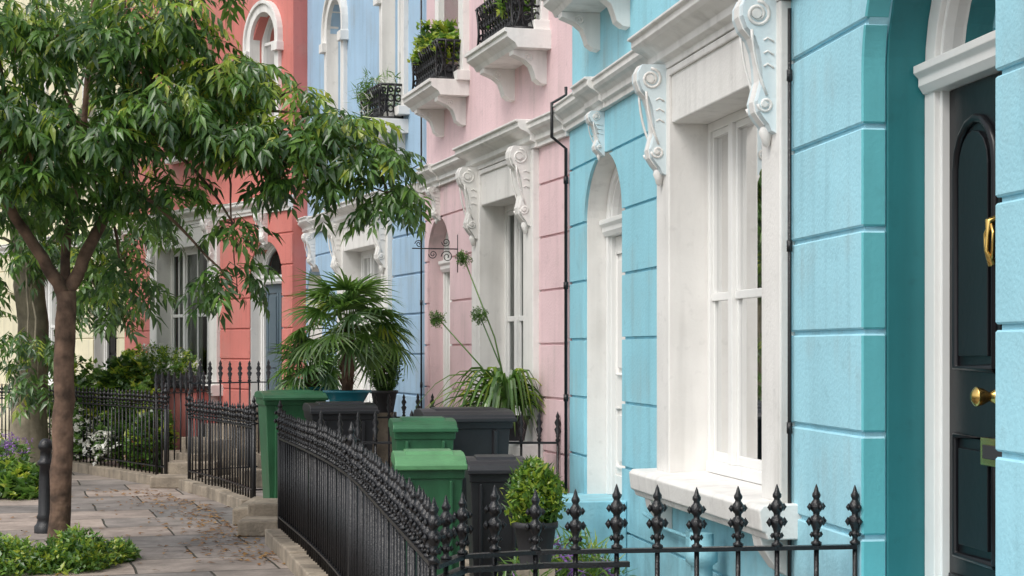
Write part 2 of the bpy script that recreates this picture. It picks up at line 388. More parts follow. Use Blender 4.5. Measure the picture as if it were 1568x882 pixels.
def balcony(parent, uc, w, z, trim):
    mb = MB(); p = .32
    mb.prism_yz([(-.05, z-.12), (p-.08, z-.12), (p-.06, z-.085), (p-.02, z-.06), (p, z-.045), (p, z-.012), (p+.02, z-.008), (p+.02, z+.02), (-.05, z+.02)], uc-w/2, uc+w/2, trim)
    for s in (-1, 1):
        u = uc + s*(w/2 - .17)
        mb.prism_yz([(-.04, z-.121), (.24, z-.121), (.24, z-.155), (.20, z-.17), (.15, z-.19), (.10, z-.23), (.08, z-.28), (.065, z-.33), (.025, z-.36), (-.04, z-.37)], u-.055, u+.055, trim)
        for sd in (-1, 1): spiral(mb, u+sd*.055, .12, z-.175, .035, 1.5, trim, 1, .007)
    mb.build("balcony_slab", parent, .006)
    mi = MB(); ironwork(mi, uc-w/2+.07, uc+w/2-.07, .02, p-.07, z+.03, .34); mi.build("balcony_ironwork", parent)

def panel_door(mb, uc, hw, z0, z1, yf, mat, fancy=False, brass=True):
    mb.box(uc-hw, uc+hw, yf-.05, yf, z0, z1, mat)
    h = z1 - z0
    def mould(a, b, c, d, top=False):
        path = [(a, c), (b, c)]
        if top: path += [(b - (b-a)*.5*(1-math.cos(t)), d - (b-a)*.5 + (b-a)*.5*math.sin(t)) for t in np.linspace(0, math.pi, 9)]
        else: path += [(b, d), (a, d)]
        path.append((a, c))
        mb.tube([(u, yf+.004, z) for u, z in path], .018, 8, mat)
        k = .045
        p2 = [(a+k, c+k), (b-k, c+k)]
        if top: p2 += [(b-k - (b-a-2*k)*.5*(1-math.cos(t)), d-k - (b-a-2*k)*.5 + (b-a-2*k)*.5*math.sin(t)) for t in np.linspace(0, math.pi, 9)]
        else: p2 += [(b-k, d-k), (a+k, d-k)]
        mb.prism_uz(p2, yf-.01, yf+.016, mat)
    g = hw*.22
    for s in (-1, 1):
        a, b = sorted((uc + s*g*.45, uc + s*(hw-g*.75)))
        mould(a, b, z0+h*.46, z1-h*.07, fancy); mould(a, b, z0+h*.10, z0+h*.33)
    mb.box(uc-hw*.96, uc+hw*.96, yf, yf+.012, z0+.0, z0+.12, mat)
    if fancy:
        mb.box(uc-.012, uc+.012, yf, yf+.014, z0+h*.08, z1-h*.04, mat)
    if brass:
        zk = z0 + h*.41
        mb.tube([(uc, yf+.0, zk), (uc, yf+.03, zk), (uc, yf+.05, zk), (uc, yf+.075, zk), (uc, yf+.10, zk), (uc, yf+.115, zk)], [.045, .025, .016, .03, .036, .015], 14, M_brass)
        mb.box(uc-.13, uc+.13, yf+.013, yf+.028, zk-.25, zk-.15, M_brass)
        mb.box(uc-.10, uc+.10, yf+.028, yf+.034, zk-.225, zk-.175, M_dark)
        zz = z0 + h*.70
        mb.tube([(uc, yf+.012, zz+.06), (uc, yf+.05, zz+.05), (uc, yf+.055, zz-.0), (uc, yf+.06, zz-.05), (uc, yf+.035, zz-.10)], [.022, .018, .008, .009, .02], 8, M_brass)
        for s in (-1, 1): mb.tube([(uc + s*.005, yf+.045, zz+.05), (uc+s*.035, yf+.05, zz+.01), (uc+s*.03, yf+.05, zz-.05), (uc, yf+.04, zz-.09)], .007, 6, M_brass)

def house(name, P0, P1, wall, trim=M_white, dz=0, win=None, door=None, top=7.2, doorm=M_white, reveal=M_white, uppers=(), balc=(), bars=0, ext=0, fancy=False, consolem=None, arch_up=False, bandm=None, revd=.30, bal_dz=0, cdepth=.021, sunk=None, ff=.10, edge_mat=None):
    dx, dy = P1[0]-P0[0], P1[1]-P0[1]; L = math.hypot(dx, dy) + ext
    e = empty(name, (P0[0], P0[1], 0), math.atan2(dy, dx)); consolem = consolem or trim; bandm = bandm or trim
    zb = 3.2 + dz; ops = []; opsb = []
    if win: ops.append(rect(win[0], win[1], .92+dz, zb)); opsb.append(ops[-1])
    if door:
        duc, dr, dzs, drise = door; ops.append(arch(duc, dr, dzs+dz, drise, .52+dz)); opsb.append(arch(duc, dr+.015, dzs+dz, drise+.015, .50+dz))
    up = []
    for (uc, z0, z1, hw) in uppers:
        if arch_up: up.append(arch(uc, hw, z1-hw, hw, z0))
        else: up.append(rect(uc-hw, uc+hw, z0, z1))
    mb = MB()
    strips(mb, 0, zb+.1, 0, L, opsb, -.30, -.018, wall)
    strips(mb, zb+.1, top, 0, L, up, -.30, -.02, wall)
    mb.box(0, .12, -.9, -.3, 0, top, wall); mb.box(L-.12, L, -.9, -.3, 0, top, wall)
    mb.box(0, L, -6, -.9, 0, top-.02, M_dark)
    mb.build("wall", e)
    mc = MB(); g = .009
    zc = .92+dz - .8 - (0.4 if dz > .1 else 0); prev = None
    edges = [zc + .4*i for i in range(12) if zc + .4*i < zb - .12] + [zb+.02]
    for a, b in zip(edges, edges[1:]): strip(mc, a+g, b-g, 0.002, L-.002, ops, -cdepth, .0, wall)
    oc = mc.build("rusticated_courses", e, .007, seg=1)
    if edge_mat:   # door-reveal faces of the blocks get their shade as a darker colour
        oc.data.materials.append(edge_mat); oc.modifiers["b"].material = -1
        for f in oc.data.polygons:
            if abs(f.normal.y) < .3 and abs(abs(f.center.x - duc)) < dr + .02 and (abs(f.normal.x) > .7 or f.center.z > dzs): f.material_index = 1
    # cornice band
    mt = MB(); mt.prism_yz(prof(.9, .9, zb), 0.0, L, bandm)
    if win: mt.prism_yz(prof(1.5, 1.0, zb-.004), win[0]-.08, min(win[1]+.04, L+.05), trim)
    if door:
        mt.prism_yz(prof(1.2, .96, zb-.002), duc-.22, duc+.22, bandm)
    mt.prism_yz(prof(1.6, 1.4, top-.45), 0, L, trim); mt.box(0, L, -.3, .03, top-.1, top+.25, wall)
    mt.build("cornice", e, .004)
    mr = MB(); mr.raw([(0, -.3, top), (L, -.3, top), (L, -3.2, top+1.3), (0, -3.2, top+1.3), (0, -6, top), (L, -6, top)], [(0, 1, 2, 3), (3, 2, 5, 4), (0, 3, 4), (1, 5, 2)], M_roof); mr.build("roof", e)
    if win:
        a, b = win; mw = MB(); mg = MB(); jw = .26; zs, zh = .97+dz, 2.89+dz
        mw.box(a+.002, a+jw, -.26, .05, zs, zb-.006, trim); mw.box(b-jw, b-.002, -.26, .05, zs, zb-.006, trim)
        mw.box(a+jw, b-jw, -.26, .034, zh, zb-.008, trim)
        mw.box(a+jw, b-jw, .034, .05, zb-.05, zb-.01, trim)
        mw.build("window_surround", e, .008)
        ms = MB(); ms.prism_yz([(-.26, zs-.15), (.14, zs-.15), (.15, zs-.12), (.17, zs-.11), (.18, zs-.02), (.16, zs), (-.26, zs+.012)], a-.10, b+.12, trim)
        for uu in (a+.1, b-.1): ms.prism_yz([(0, zs-.151), (.13, zs-.151), (.12, zs-.2), (.05, zs-.3), (0, zs-.33)], uu-.06, uu+.06, trim)
        ms.build("window_sill", e, .006)
        mk = MB()
        for uu in (a+jw/2, b-jw/2): console(mk, uu, .052, zb+.02, consolem, sunk=sunk)
        mk.build("scroll_bracket", e)
        m2 = MB(); sash(m2, mg, a+jw, b-jw, zs+.012, zh, -.17, True, bars); m2.build("sash_frame", e, .004)
        mg.build("window_glass", e)
        m3 = MB(); wd = b-a-2*jw
        if bars: curtain(m3, a+jw, a+jw+wd*.47, zs, zh, -.32); curtain(m3, a+jw+wd*.53, b-jw+.1, zs, zh, -.32)
        else: curtain(m3, a+jw, a+jw+wd*.16, zs, zh, -.36); curtain(m3, a+jw+wd*.30, a+jw+wd*.56, zs, zh, -.34); curtain(m3, a+jw+wd*.66, b-jw+.1, zs, zh, -.36)
        m3.build("curtain", e, recalc=False)
    if door:
        zf = .66+dz; zsd = dzs+dz; md = MB(); mg = MB()
        yd = -revd
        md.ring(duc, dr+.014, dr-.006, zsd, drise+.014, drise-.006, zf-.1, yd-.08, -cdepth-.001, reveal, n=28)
        fr = dr-.008
        md.ring(duc, fr, fr-ff, zsd, drise-.008, drise-ff-.01, zf, yd-.07, yd+.02, M_sash)
        md.ring(duc, fr-ff, fr-ff-.025, zsd, drise-ff-.01, drise-ff-.035, zf, yd-.06, yd+.0, M_sash)
        zt = zsd - .08
        md.prism_yz([(yd-.06, zt), (yd+.03, zt), (yd+.05, zt+.03), (yd+.05, zt+.06), (yd+.07, zt+.08), (yd+.07, zt+.11), (yd-.06, zt+.11)], duc-fr+.01, duc+fr-.01, M_sash)
        md.build("door_frame", e, .004)
        m4 = MB(); panel_door(m4, duc, fr-ff-.026, zf+.02, zt-.002, yd-.03, doorm, fancy, fancy); m4.build("front_door", e, .003)
        mg.raw([(duc-fr, yd-.04, zt+.1), (duc+fr, yd-.04, zt+.1), (duc+fr, yd-.04, zsd+drise), (duc-fr, yd-.04, zsd+drise)], [(0, 1, 2, 3)], M_glass); mg.build("fanlight_glass", e)
        m5 = MB(); console(m5, duc, .002, zb+.0, consolem, w=.15, H=3.2-(dzs+drise)+.02, D=1.3, sunk=sunk); m5.build("keystone_bracket", e)
        m6 = MB()
        sm = wall if wall in (M_blueB, M_blueA) else M_stone
        m6.box(duc-dr-.10, duc+dr+.08, -.38, .42, 0, zf, sm)
        for i in range(3): m6.box(duc-dr-.02, duc+dr, .42+.27*i, .69+.27*i, 0, zf-.165*(i+1), M_stone)
        m6.box(duc-dr-.14, duc-dr-.101, .003, .46, 0, zf+.06, sm)
        m6.build("doorstep", e, .008)
    if uppers:
        m7 = MB(); mg = MB(); m8 = MB()
        for (uc, z0, z1, hw) in uppers:
            if arch_up:
                m7.ring(uc, hw+.11, hw-.001, z1-hw, hw+.11, hw-.001, z0, -.12, .03, trim)
                m7.ring(uc, hw+.15, hw+.105, z1-hw, hw+.15, hw+.105, z1-hw-.1, -.1, .06, trim)
                m7.ring(uc, hw-.001, hw-.05, z1-hw, hw-.001, hw-.05, z0, -.22, -.14, M_sash)
                for s in (-1, 1): m7.box(uc+s*(hw+.09)-.08, uc+s*(hw+.09)+.08, -.05, .08, z1-hw-.2, z1-hw-.09, trim)
                m7.box(uc-.012, uc+.012, -.2, -.17, z0, z1-.05, M_sash)
                m7.box(uc-hw+.05, uc+hw-.05, -.21, -.16, (z0+z1)/2-.2, (z0+z1)/2-.16, M_sash); m7.box(uc-hw+.05, uc+hw-.05, -.21, -.16, z1-hw-.02, z1-hw+.02, M_sash)
                mg.raw([(uc-hw, -.19, z0), (uc+hw, -.19, z0), (uc+hw, -.19, z1), (uc-hw, -.19, z1)], [(0, 1, 2, 3)], M_glass)
            else:
                m7.box(uc-hw-.13, uc-hw, -.26, .04, z0, z1, trim); m7.box(uc+hw, uc+hw+.13, -.26, .04, z0, z1, trim)
                m7.box(uc-hw-.13, uc+hw+.13, -.26, .045, z1, z1+.16, trim); m7.prism_yz(prof(1.4, .8, z1+.17), uc-hw-.2, uc+hw+.2, trim)
                sash(m7, mg, uc-hw, uc+hw, z0, z1, -.15, False, 1)
            m7.box(uc-hw-.16, uc+hw+.16, -.2, .10, z0-.09, z0-.001, trim)
            curtain(m8, uc-hw, uc-hw*.35, z0, z1, -.34); curtain(m8, uc+hw*.35, uc+hw, z0, z1, -.34)
        m7.build("upper_window", e, .005); mg.build("upper_glass", e); m8.build("upper_curtain", e, recalc=False)
    for (uc, w) in balc: balcony(e, uc, w, 4.0+bal_dz, trim)
    return e, L

# ------------------------------------------------------------------ houses
PA0 = (1.802, 3.3); PB0 = (1.235, 7.5); PC0 = (.41, 12.1); PD0 = (-.85, 16.5); PD1 = (-2.64, 21.5)
PE0 = (-2.755, 21.26); PF0 = (-5.91, 25.9)
hA, LA = house("sky_blue_terraced_house", PA0, PB0, M_blueA, door=(2.70, .62, 2.72, .60), doorm=M_black, reveal=M_teal, fancy=True, uppers=[(1.0, 4.1, 5.9, .42), (3.0, 4.1, 5.9, .42)], revd=.27, cdepth=.10, edge_mat=M_jambshade)
hB, LB = house("aqua_blue_terraced_house", PB0, PC0, M_blueB, win=(.01, 2.11), door=(3.66, .54, 2.50, .44), doorm=M_doorwhite, uppers=[(1.1, 4.1, 5.9, .42), (3.45, 4.1, 5.9, .42)], balc=[(1.1, 1.2), (3.45, 1.15)], consolem=M_white, bandm=M_white, sunk=M_whiteb, ff=.06, revd=.17)
hC, LC = house("pink_terraced_house", PC0, PD0, M_pink, dz=-.03, win=(.75, 2.58), door=(4.0, .45, 2.50, .42), doorm=M_doorwhite, uppers=[(1.1, 4.1, 5.9, .40), (3.45, 4.1, 5.9, .40)], balc=[(1.1, 1.2), (3.5, 1.15)], bars=1, ff=.05, revd=.17, reveal=M_pink)
hD, LD = house("powder_blue_terraced_house", PD0, PD1, M_lav, dz=-.12, win=(1.17, 3.35), door=(4.72, .42, 2.42, .40), doorm=M_doorwhite, uppers=[(1.1, 4.1, 5.85, .36), (3.6, 4.1, 5.75, .36)], balc=[(1.1, .95)], bal_dz=-.05, bars=1, ext=.4, arch_up=True, ff=.05, revd=.2)
hE, LE = house("salmon_terraced_house", PE0, PF0, M_salmon, dz=.2, win=(2.15, 4.5), door=(.76, .47, 2.38, .46), doorm=M_greydoor, top=9.6, uppers=[(.8, 4.4, 6.0, .36), (3.3, 4.4, 6.0, .36)], bars=1, arch_up=True, revd=.18, ff=.03)
hF, LF = house("cream_terraced_house", PF0, (-9.3, 30.42), M_cream, dz=.1, win=(2.1, 4.1), door=(.75, .45, 2.45, .44), doorm=M_black, top=8.8, uppers=[(1.0, 4.4, 6.2, .4), (3.6, 4.4, 6.2, .4)], bars=1, revd=.2, ff=.04)
def W2(P0, P1, u, v, z=0):
    dx, dy = P1[0]-P0[0], P1[1]-P0[1]; l = math.hypot(dx, dy); d = (dx/l, dy/l)
    return (P0[0] + d[0]*u - d[1]*v, P0[1] + d[1]*u + d[0]*v, z)

# drainpipes / cables (each a named object)
def pipe(name, P0, P1, u, r, zt, mat, clips=True, jog=True):
    mb = MB(); pts = []
    pr = [(.015+r, 0), (.015+r, 3.08), (.12+r, 3.16), (.12+r, 3.40), (.015+r, 3.46), (.015+r, zt)] if jog else [(.02, 0), (.02, zt)]
    mb.tube([W2(P0, P1, u, v, z) for v, z in pr], r, 8, mat)
    if clips:
        for z in (.5, 1.3, 2.1, 2.85, 4.2, 5.5):
            if z < zt: mb.tube([W2(P0, P1, u, pr[0][0], z-.02), W2(P0, P1, u, pr[0][0], z+.03)], r*1.45, 8, mat)
    mb.build(name)
pipe("drainpipe", PC0, PD0, .0, .012, 3.52, M_iron)
pipe("drainpipe", PD0, PD1, .03, .009, 7, M_iron)
pipe("wall_cable", PB0, PC0, -.03, .009, 3.15, M_iron, True, False)
# waste hopper pipe and meter box on the aqua house
mb = MB(); x, y, z = W2(PB0, PC0, .95, .13)
mb.lathe((x, y, 0), [(.05, 0), (.05, .38), (.075, .39), (.075, .45), (.055, .46), (.055, .58), (.08, .6), (.08, .66), (.06, .67), (.06, .74)], 16, M_blueB)
mb.build("waste_pipe")
mb = MB(); mb.box(1.25, 1.45, .002, .07, .52, .70, M_blueB); mb.box(1.29, 1.41, .07, .08, .55, .67, M_blueB)
mb.tube([(1.45, .04, .66), (1.9, .05, .66), (2.4, .05, .70)], .012, 6, M_blueB)
o = mb.build("meter_box", None, .005); o.matrix_world = hB.matrix_basis
# hanging sign bracket
mb = MB(); sx = 3.25
mb.tube([(sx, .0, 2.55), (sx, .42, 2.55)], .006, 6, M_iron); mb.tube([(sx, .0, 2.34), (sx, .0, 2.68)], .007, 6, M_iron)
for (yc, zc, r, s) in ((.10, 2.48, .055, 1), (.23, 2.50, .04, -1), (.36, 2.59, .035, 1), (.11, 2.61, .04, -1)): spiral(mb, sx, yc, zc, r, 1.7, M_iron, s, .0045)
o = mb.build("wall_bracket"); o.matrix_world = hC.matrix_basis

# ------------------------------------------------------------------ ground
mb = MB(); mb.raw([(-400, -200, -.14), (400, -200, -.14), (400, 700, -.14), (-400, 700, -.14)], [(0, 1, 2, 3)], M_earth); mb.build("ground")
K = [(-3.6, -8), (-3.6, -3), (-4.2, 6), (-5.0, 12), (-6.0, 16), (-8.2, 21), (-11.5, 26), (-18, 33)]
mb = MB(); vs = []; 
for (x, y) in K: vs += [(x, y, 0), (x+16, y+3, 0)]
mb.raw(vs, [(2*i, 2*i+1, 2*i+3, 2*i+2) for i in range(len(K)-1)], M_pave); mb.build("pavement")
mb = MB()
for (a, b) in zip(K, K[1:]):
    d = Vector((b[0]-a[0], b[1]-a[1], 0)); n = max(1, int(d.length/.9)); q = Vector((-d.y, d.x, 0)).normalized()
    for i in range(n):
        p0 = Vector((*a, 0)) + d*(i/n) + d.normalized()*.006; p1 = Vector((*a, 0)) + d*((i+1)/n)
        A = [p0, p1, p1+q*.15, p0+q*.15]
        mb.raw([(p.x, p.y, -.14) for p in A] + [(p.x, p.y, .004) for p in A], [(0, 1, 2, 3), (4, 5, 6, 7), (0, 1, 5, 4), (1, 2, 6, 5), (2, 3, 7, 6), (3, 0, 4, 7)], M_kerb)
mb.build("kerb", None, .012)
mb = MB(); vs = []
for (x, y) in K: vs += [(x-.15, y, -.136), (x-6.5, y+2, -.136)]
mb.raw(vs, [(2*i, 2*i+1, 2*i+3, 2*i+2) for i in range(len(K)-1)], M_asph); mb.build("road")

# ------------------------------------------------------------------ railings
FIN = [(.010, 0), (.020, .006), (.020, .014), (.010, .02), (.010, .03), (.017, .038), (.017, .046), (.012, .052), (.016, .066), (.024, .082), (.027, .094), (.020, .106), (.012, .112), (.013, .122), (.023, .132), (.026, .143), (.021, .156), (.013, .166), (.011, .172), (.016, .180), (.016, .188), (.010, .198), (.006, .212), (.001, .225)]
def finial(mb, x, y, z, k=1.0, n=7, full=True):
    P = FIN if full else [FIN[i] for i in (0, 2, 4, 6, 7, 10, 12, 15, 18, 20, 23)]
    mb.lathe((x, y, z), [(r*k, q*k) for r, q in P], n, M_iron)
    if full:
        for zc, rr, s0 in ((.042, .020, .008), (.090, .031, .012), (.143, .029, .010)):
            for i in range(4):
                a = i*math.pi/2 + .4; cx, cy, cz = x + rr*k*math.cos(a), y + rr*k*math.sin(a), z + zc*k; s = s0*k
                mb.raw([(cx+s, cy, cz), (cx-s, cy, cz), (cx, cy+s, cz), (cx, cy-s, cz), (cx, cy, cz+1.5*s), (cx, cy, cz-1.5*s)],
                       [(0, 2, 4), (2, 1, 4), (1, 3, 4), (3, 0, 4), (2, 0, 5), (1, 2, 5), (3, 1, 5), (0, 3, 5)], M_iron, True)
def railing(name, pts, top=1.12, base=.12, sp=.13, rails=(.22,), plinth=True, posts=(), k=1.0, full=True, extra=None):
    P = [Vector((*p, 0)) for p in pts]
    if len(P) > 2:
        for _ in range(2):
            q = [P[0]]
            for a, b in zip(P, P[1:]): q += [a*.75 + b*.25, a*.25 + b*.75]
            P = q + [P[-1]]
    cum = [0]
    for a, b in zip(P, P[1:]): cum.append(cum[-1] + (b-a).length)
    def at(s):
        for i in range(len(P)-1):
            if s <= cum[i+1] + 1e-6: return P[i].lerp(P[i+1], (s-cum[i])/max(1e-6, cum[i+1]-cum[i]))
        return P[-1]
    mb = MB(); T = cum[-1]; n = int(T/sp); tr = top - .222*k
    for i in range(n+1):
        p = at(T*i/n); j = ru(-.005, .005); j2 = ru(-.005, .005); dzf = ru(-.004, .004)
        mb.tube([(p.x, p.y, base-.02), (p.x+j, p.y+j2, tr+dzf)], .0105, 6, M_iron); finial(mb, p.x+j, p.y+j2, tr+dzf, k*ru(.96, 1.04), 7, full)
    def rail(z, w=.02, h=.006, s1=T):
        m = max(2, int(s1/.3)); R_ = [at(s1*i/m) for i in range(m+1)]
        for a, b in zip(R_, R_[1:]):
            d = (b-a).normalized(); q = Vector((-d.y, d.x, 0))*w; 
            vs = [a-q, a+q, b+q, b-q]
            mb.raw([(v.x, v.y, z-h) for v in vs] + [(v.x, v.y, z+h) for v in vs], [(0, 1, 2, 3), (4, 5, 6, 7), (0, 1, 5, 4), (1, 2, 6, 5), (2, 3, 7, 6), (3, 0, 4, 7)], M_iron)
    rail(tr-.004, .019, .008)
    for z in rails: rail(z, .017, .007)
    if extra: rail(extra[0], .02, .010, extra[1])
    for s in posts:
        p = at(T*s); mb.tube([(p.x, p.y, 0), (p.x, p.y, tr+.03)], .022, 8, M_iron); finial(mb, p.x, p.y, tr+.02, 1.35*k)
    mb.build(name)
    if plinth:
        ms = MB(); m = max(2, int(T/.55)); 
        Q = [at(T*i/m) for i in range(m+1)]
        for a, b in zip(Q, Q[1:]):
            d = (b-a).normalized(); q = Vector((-d.y, d.x, 0))*.13; a = a + d*.004; h = base + ru(-.008, .008)
            vs = [a-q, a+q, b+q, b-q]
            ms.raw([(v.x, v.y, -.02) for v in vs] + [(v.x, v.y, h) for v in vs], [(0, 1, 2, 3), (4, 5, 6, 7), (0, 1, 5, 4), (1, 2, 6, 5), (2, 3, 7, 6), (3, 0, 4, 7)], M_stone)
        ms.build("stone_plinth", None, .012)
railing("iron_railing_fence", [(-.275, 6.0), (-.6, 8.0), (-.957, 10.2), (-1.42, 12.3), (-1.98, 14.5)], posts=(.48, 1.0))
railing("iron_railing_fence", [(-2.63, 17.3), (-3.2, 18.8), (-3.8, 20.0)], posts=(0, 1.0), top=1.08)
railing("iron_railing_fence", [(-4.2, 20.6), (-5.2, 22.1), (-6.3, 23.7), (-9.5, 27.5)], posts=(0,), top=1.15)
railing("iron_side_railing", [(-.275, 6.0), (-.20, 6.33), (-.05, 6.42), (.5, 6.5), (1.34, 6.62)], sp=.148, posts=(), top=1.125, k=1.08, base=.05, extra=(.83, 1.0), plinth=False)
railing("iron_side_railing", [(-1.38, 12.3), (.33, 12.3)], top=1.20, full=False, posts=())
railing("iron_side_railing", [(-1.55, 15.9), (-.75, 15.9)], top=1.24, full=False)
railing("iron_stair_railing", [(-3.80, 20.05), (-3.0, 20.9)], top=1.52, full=False, k=1.2)
railing("iron_stair_railing", [(-4.35, 20.75), (-3.9, 21.9)], top=1.38, full=False, k=1.2)
railing("iron_side_railing", [(-2.63, 17.3), (-1.5, 17.9)], top=1.12, full=False)
# gate steps
mb = MB()
mb.box(-2.42, -2.06, 14.95, 15.4, 0, .14, M_stone); mb.box(-2.40, -1.9, 15.405, 16.0, 0, .25, M_stone); mb.box(-2.62, -2.40, 15.9, 17.2, 0, .16, M_stone)
mb.build("entrance_steps", None, .015)
mb = MB()
mb.box(-4.3, -3.75, 20.15, 20.6, 0, .14, M_stone); mb.box(-4.2, -3.6, 20.605, 21.1, 0, .28, M_stone); mb.box(-4.05, -3.4, 21.105, 21.6, 0, .42, M_stone)
mb.build("entrance_steps", None, .015)

# ------------------------------------------------------------------ wheelie bins
def wbin(x, y, w, d, h, rot, body, lid):
    mb = MB(); zt = h-.07
    mb.tbox(0, 0, w*.78, d*.70, w*.95, d*.93, .05, zt-.06, body)
    mb.tbox(0, 0, w*1.0, d*.98, w*1.03, d*1.0, zt-.062, zt, body)
    mb.tbox(0, -d*.42, w*.62, .02, w*.62, .02, .25, .28, body)
    for s in (-.3, .3): mb.tbox(w*s, -d*.405, w*.05, .05, w*.05, .11, .15, zt-.07, body)
    mb.prism_yz([(-d*.54, zt+.001), (d*.5, zt+.001), (d*.52, zt+.035), (d*.42, zt+.058), (d*.2, zt+.070), (-d*.15, zt+.068), (-d*.38, zt+.055), (-d*.50, zt+.035), (-d*.54, zt+.015)], -w*.53, w*.53, lid)
    mb.prism_yz([(-d*.575, zt-.014), (-d*.541, zt-.014), (-d*.541, zt+.018), (-d*.575, zt+.014)], -w*.54, w*.54, lid)
    mb.prism_yz([(-d*.3, zt+.055), (d*.25, zt+.055), (d*.2, zt+.080), (-d*.22, zt+.076)], -w*.36, w*.36, lid)
    mb.tube([(-w*.42, d*.58, zt+.0), (w*.42, d*.58, zt+.0)], .016, 8, body)
    for s in (-.4, 0, .4): mb.box(w*s-.02, w*s+.02, d*.48, d*.60, zt-.02, zt+.025, body)
    for s in (-1, 1): mb.tube([(s*w*.42, d*.36, .1), (s*w*.50, d*.36, .1)], .1, 16, M_rubber)
    o = mb.build("wheelie_bin", None, .02, seg=3); o.location = (x, y, 0); o.rotation_euler = (0, 0, rot)
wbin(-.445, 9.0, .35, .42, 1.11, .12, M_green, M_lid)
wbin(-.60, 11.35, .40, .40, 1.19, .15, M_green, M_green)
wbin(-.34, 11.9, .60, .50, 1.235, .2, M_dgrey, M_dgrey)
wbin(-.10, 9.8, .32, .42, 1.03, .1, M_dgrey, M_dgrey)
wbin(-2.14, 16.4, .58, .55, 1.25, .3, M_green, M_green)
wbin(-1.42, 14.0, .52, .5, 1.21, .25, M_dgrey, M_dgrey)

# ------------------------------------------------------------------ pots & plants
def pot(mb, x, y, z0, z1, r0, r1, mat, n=20):
    h = z1-z0
    mb.lathe((x, y, z0), [(r0, 0), (r0*1.03, .02), (r1*.95, h*.85), (r1*1.06, h*.87), (r1*1.06, h), (r1*.92, h), (r1*.9, h*.93)], n, mat)
    mb.lathe((x, y, z0+h*.9), [(r1*.9, 0), (r1*.5, .012), (.001, .016)], n, M_soil)
def ribbon(pts, w):
    V = []; F = []; n = len(pts); pts = [np.array(p, float) for p in pts]
    for i, p in enumerate(pts):
        d = pts[min(i+1, n-1)] - pts[max(i-1, 0)]; s = np.cross(d, [0, 0, 1.0]); s /= (np.linalg.norm(s) + 1e-6)
        t = i/(n-1); ww = w*(1 - t**3)*(.6 + .4*min(1, t*4))
        V += [p - s*ww/2 + [0, 0, ww*.25], p, p + s*ww/2 + [0, 0, ww*.25]]
    for i in range(n-1):
        for k in (0, 1):
            a = 3*i+k; F += [(a, a+1, a+4), (a, a+4, a+3)]
    return np.array(V), np.array(F)
I3 = np.eye(3); O3 = np.zeros(3)

def fan_palm(name, x, y, ztop_pot, ztrunk, nfr, Lp, Lf):
    e = empty(name, (0, 0, 0)); mb = MB()
    mb.tbox(x, y, .34, .34, .30, .30, 0, ztop_pot-.16, M_pot)
    pot(mb, x, y, ztop_pot-.16, ztop_pot, .13, .21, M_teapot); mb.build("pot", e)
    mt = MB(); mt.tube([(x, y, ztop_pot-.03), (x+.01, y, (ztop_pot+ztrunk)/2), (x, y, ztrunk)], [.05, .065, .05], 10, M_bark)
    for i in range(60):
        a = ru(0, 6.28); z = ru(ztop_pot, ztrunk); mt.tube([(x+.05*math.cos(a), y+.05*math.sin(a), z), (x+.09*math.cos(a), y+.09*math.sin(a), z+.07)], [.008, .002], 4, M_bark)
    items = []
    for i in range(nfr):
        az = i*2.4 + ru(-.2, .2); el = 1.45 - 1.75*(i/nfr) + ru(-.15, .15)
        L = Lp*ru(.75, 1.15); d = np.array([math.cos(az)*math.cos(el), math.sin(az)*math.cos(el), math.sin(el)])
        o = np.array([x, y, ztrunk]); tip = o + d*L + np.array([0, 0, -.04])
        mt.tube([o, o + d*L*.5 + np.array([0, 0, .01]), tip], [.008, .006, .005], 5, LF_mid)
        M = Rz(az) @ Ry(-el + ru(.4, .7)) @ Rx(ru(-.5, .5))
        parts = []
        for a in np.linspace(-1.75, 1.75, 19):
            l = Lf*(1 - .25*abs(a)/1.75)*ru(.85, 1.05)
            pts = [(l*t*math.cos(a), l*t*math.sin(a), -ru(.2, .42)*l*t*t*t - .05*abs(math.sin(a*5))*t) for t in np.linspace(0, 1, 5)]
            parts.append(ribbon(pts, .028))
        T = combine(parts); items.append((T, M, tip, random.choices((0, 1, 2), (3, 4, .5))[0]))
    mt.build("trunk", e); scatter("fronds", items, [LF_dark, LF_mid, LF_light], e)
fan_palm("fan_palm", -1.50, 15.45, 1.28, 1.80, 38, .40, .38)
fan_palm("fan_palm", -2.00, 16.9, 1.28, 1.42, 22, .24, .32)

# agapanthus on the pink window sill
e = empty("agapanthus_plant"); mb = MB(); ax, ay, az_ = .02, 12.78, 1.15
pot(mb, ax, ay, .965, az_, .075, .11, M_pot); mb.build("pot", e)
items = []
for i in range(150):
    a = ru(0, 6.28); 
    L = ru(.25, .68)*(1.15 if math.cos(a) < 0 else .6); h = ru(.15, .55)
    pts = [(ax-.06 + math.cos(a)*L*t, ay-.05 + math.sin(a)*L*t*.6, az_ + h*math.sin(min(t*1.25, 1.6)*1.9)*(1 - t*.45) - .22*t*t*t) for t in np.linspace(0, 1, 8)]
    items.append((ribbon(pts, ru(.030, .048)), I3, O3, random.choice((0, 0, 0, 1, 2, 2))))
scatter("strap_leaves", items, [LF_mid, LF_light, LF_dark], e)
mb = MB(); items = []
for (tx, tz, b) in ((-.36, 2.33, .10), (-.24, 1.90, .06), (-.55, 1.88, .10)):
    mb.tube([(ax-.02, ay, az_), ((ax+tx)/2 + b*.4, ay-.05, (az_+tz)/2), (tx, ay-.1, tz)], [.007, .006, .005], 5, LF_mid)
    for i in range(60):
        d = rng.normal(size=3); d /= np.linalg.norm(d); q = np.array([tx, ay-.1, tz]); p = q + d*.055*ru(.6, 1.2)
        mb.tube([q, p], .0015, 3, LF_mid); items.append((TUFS[i % 4], Rz(ru(0, 6))*.65, p, i % 2))
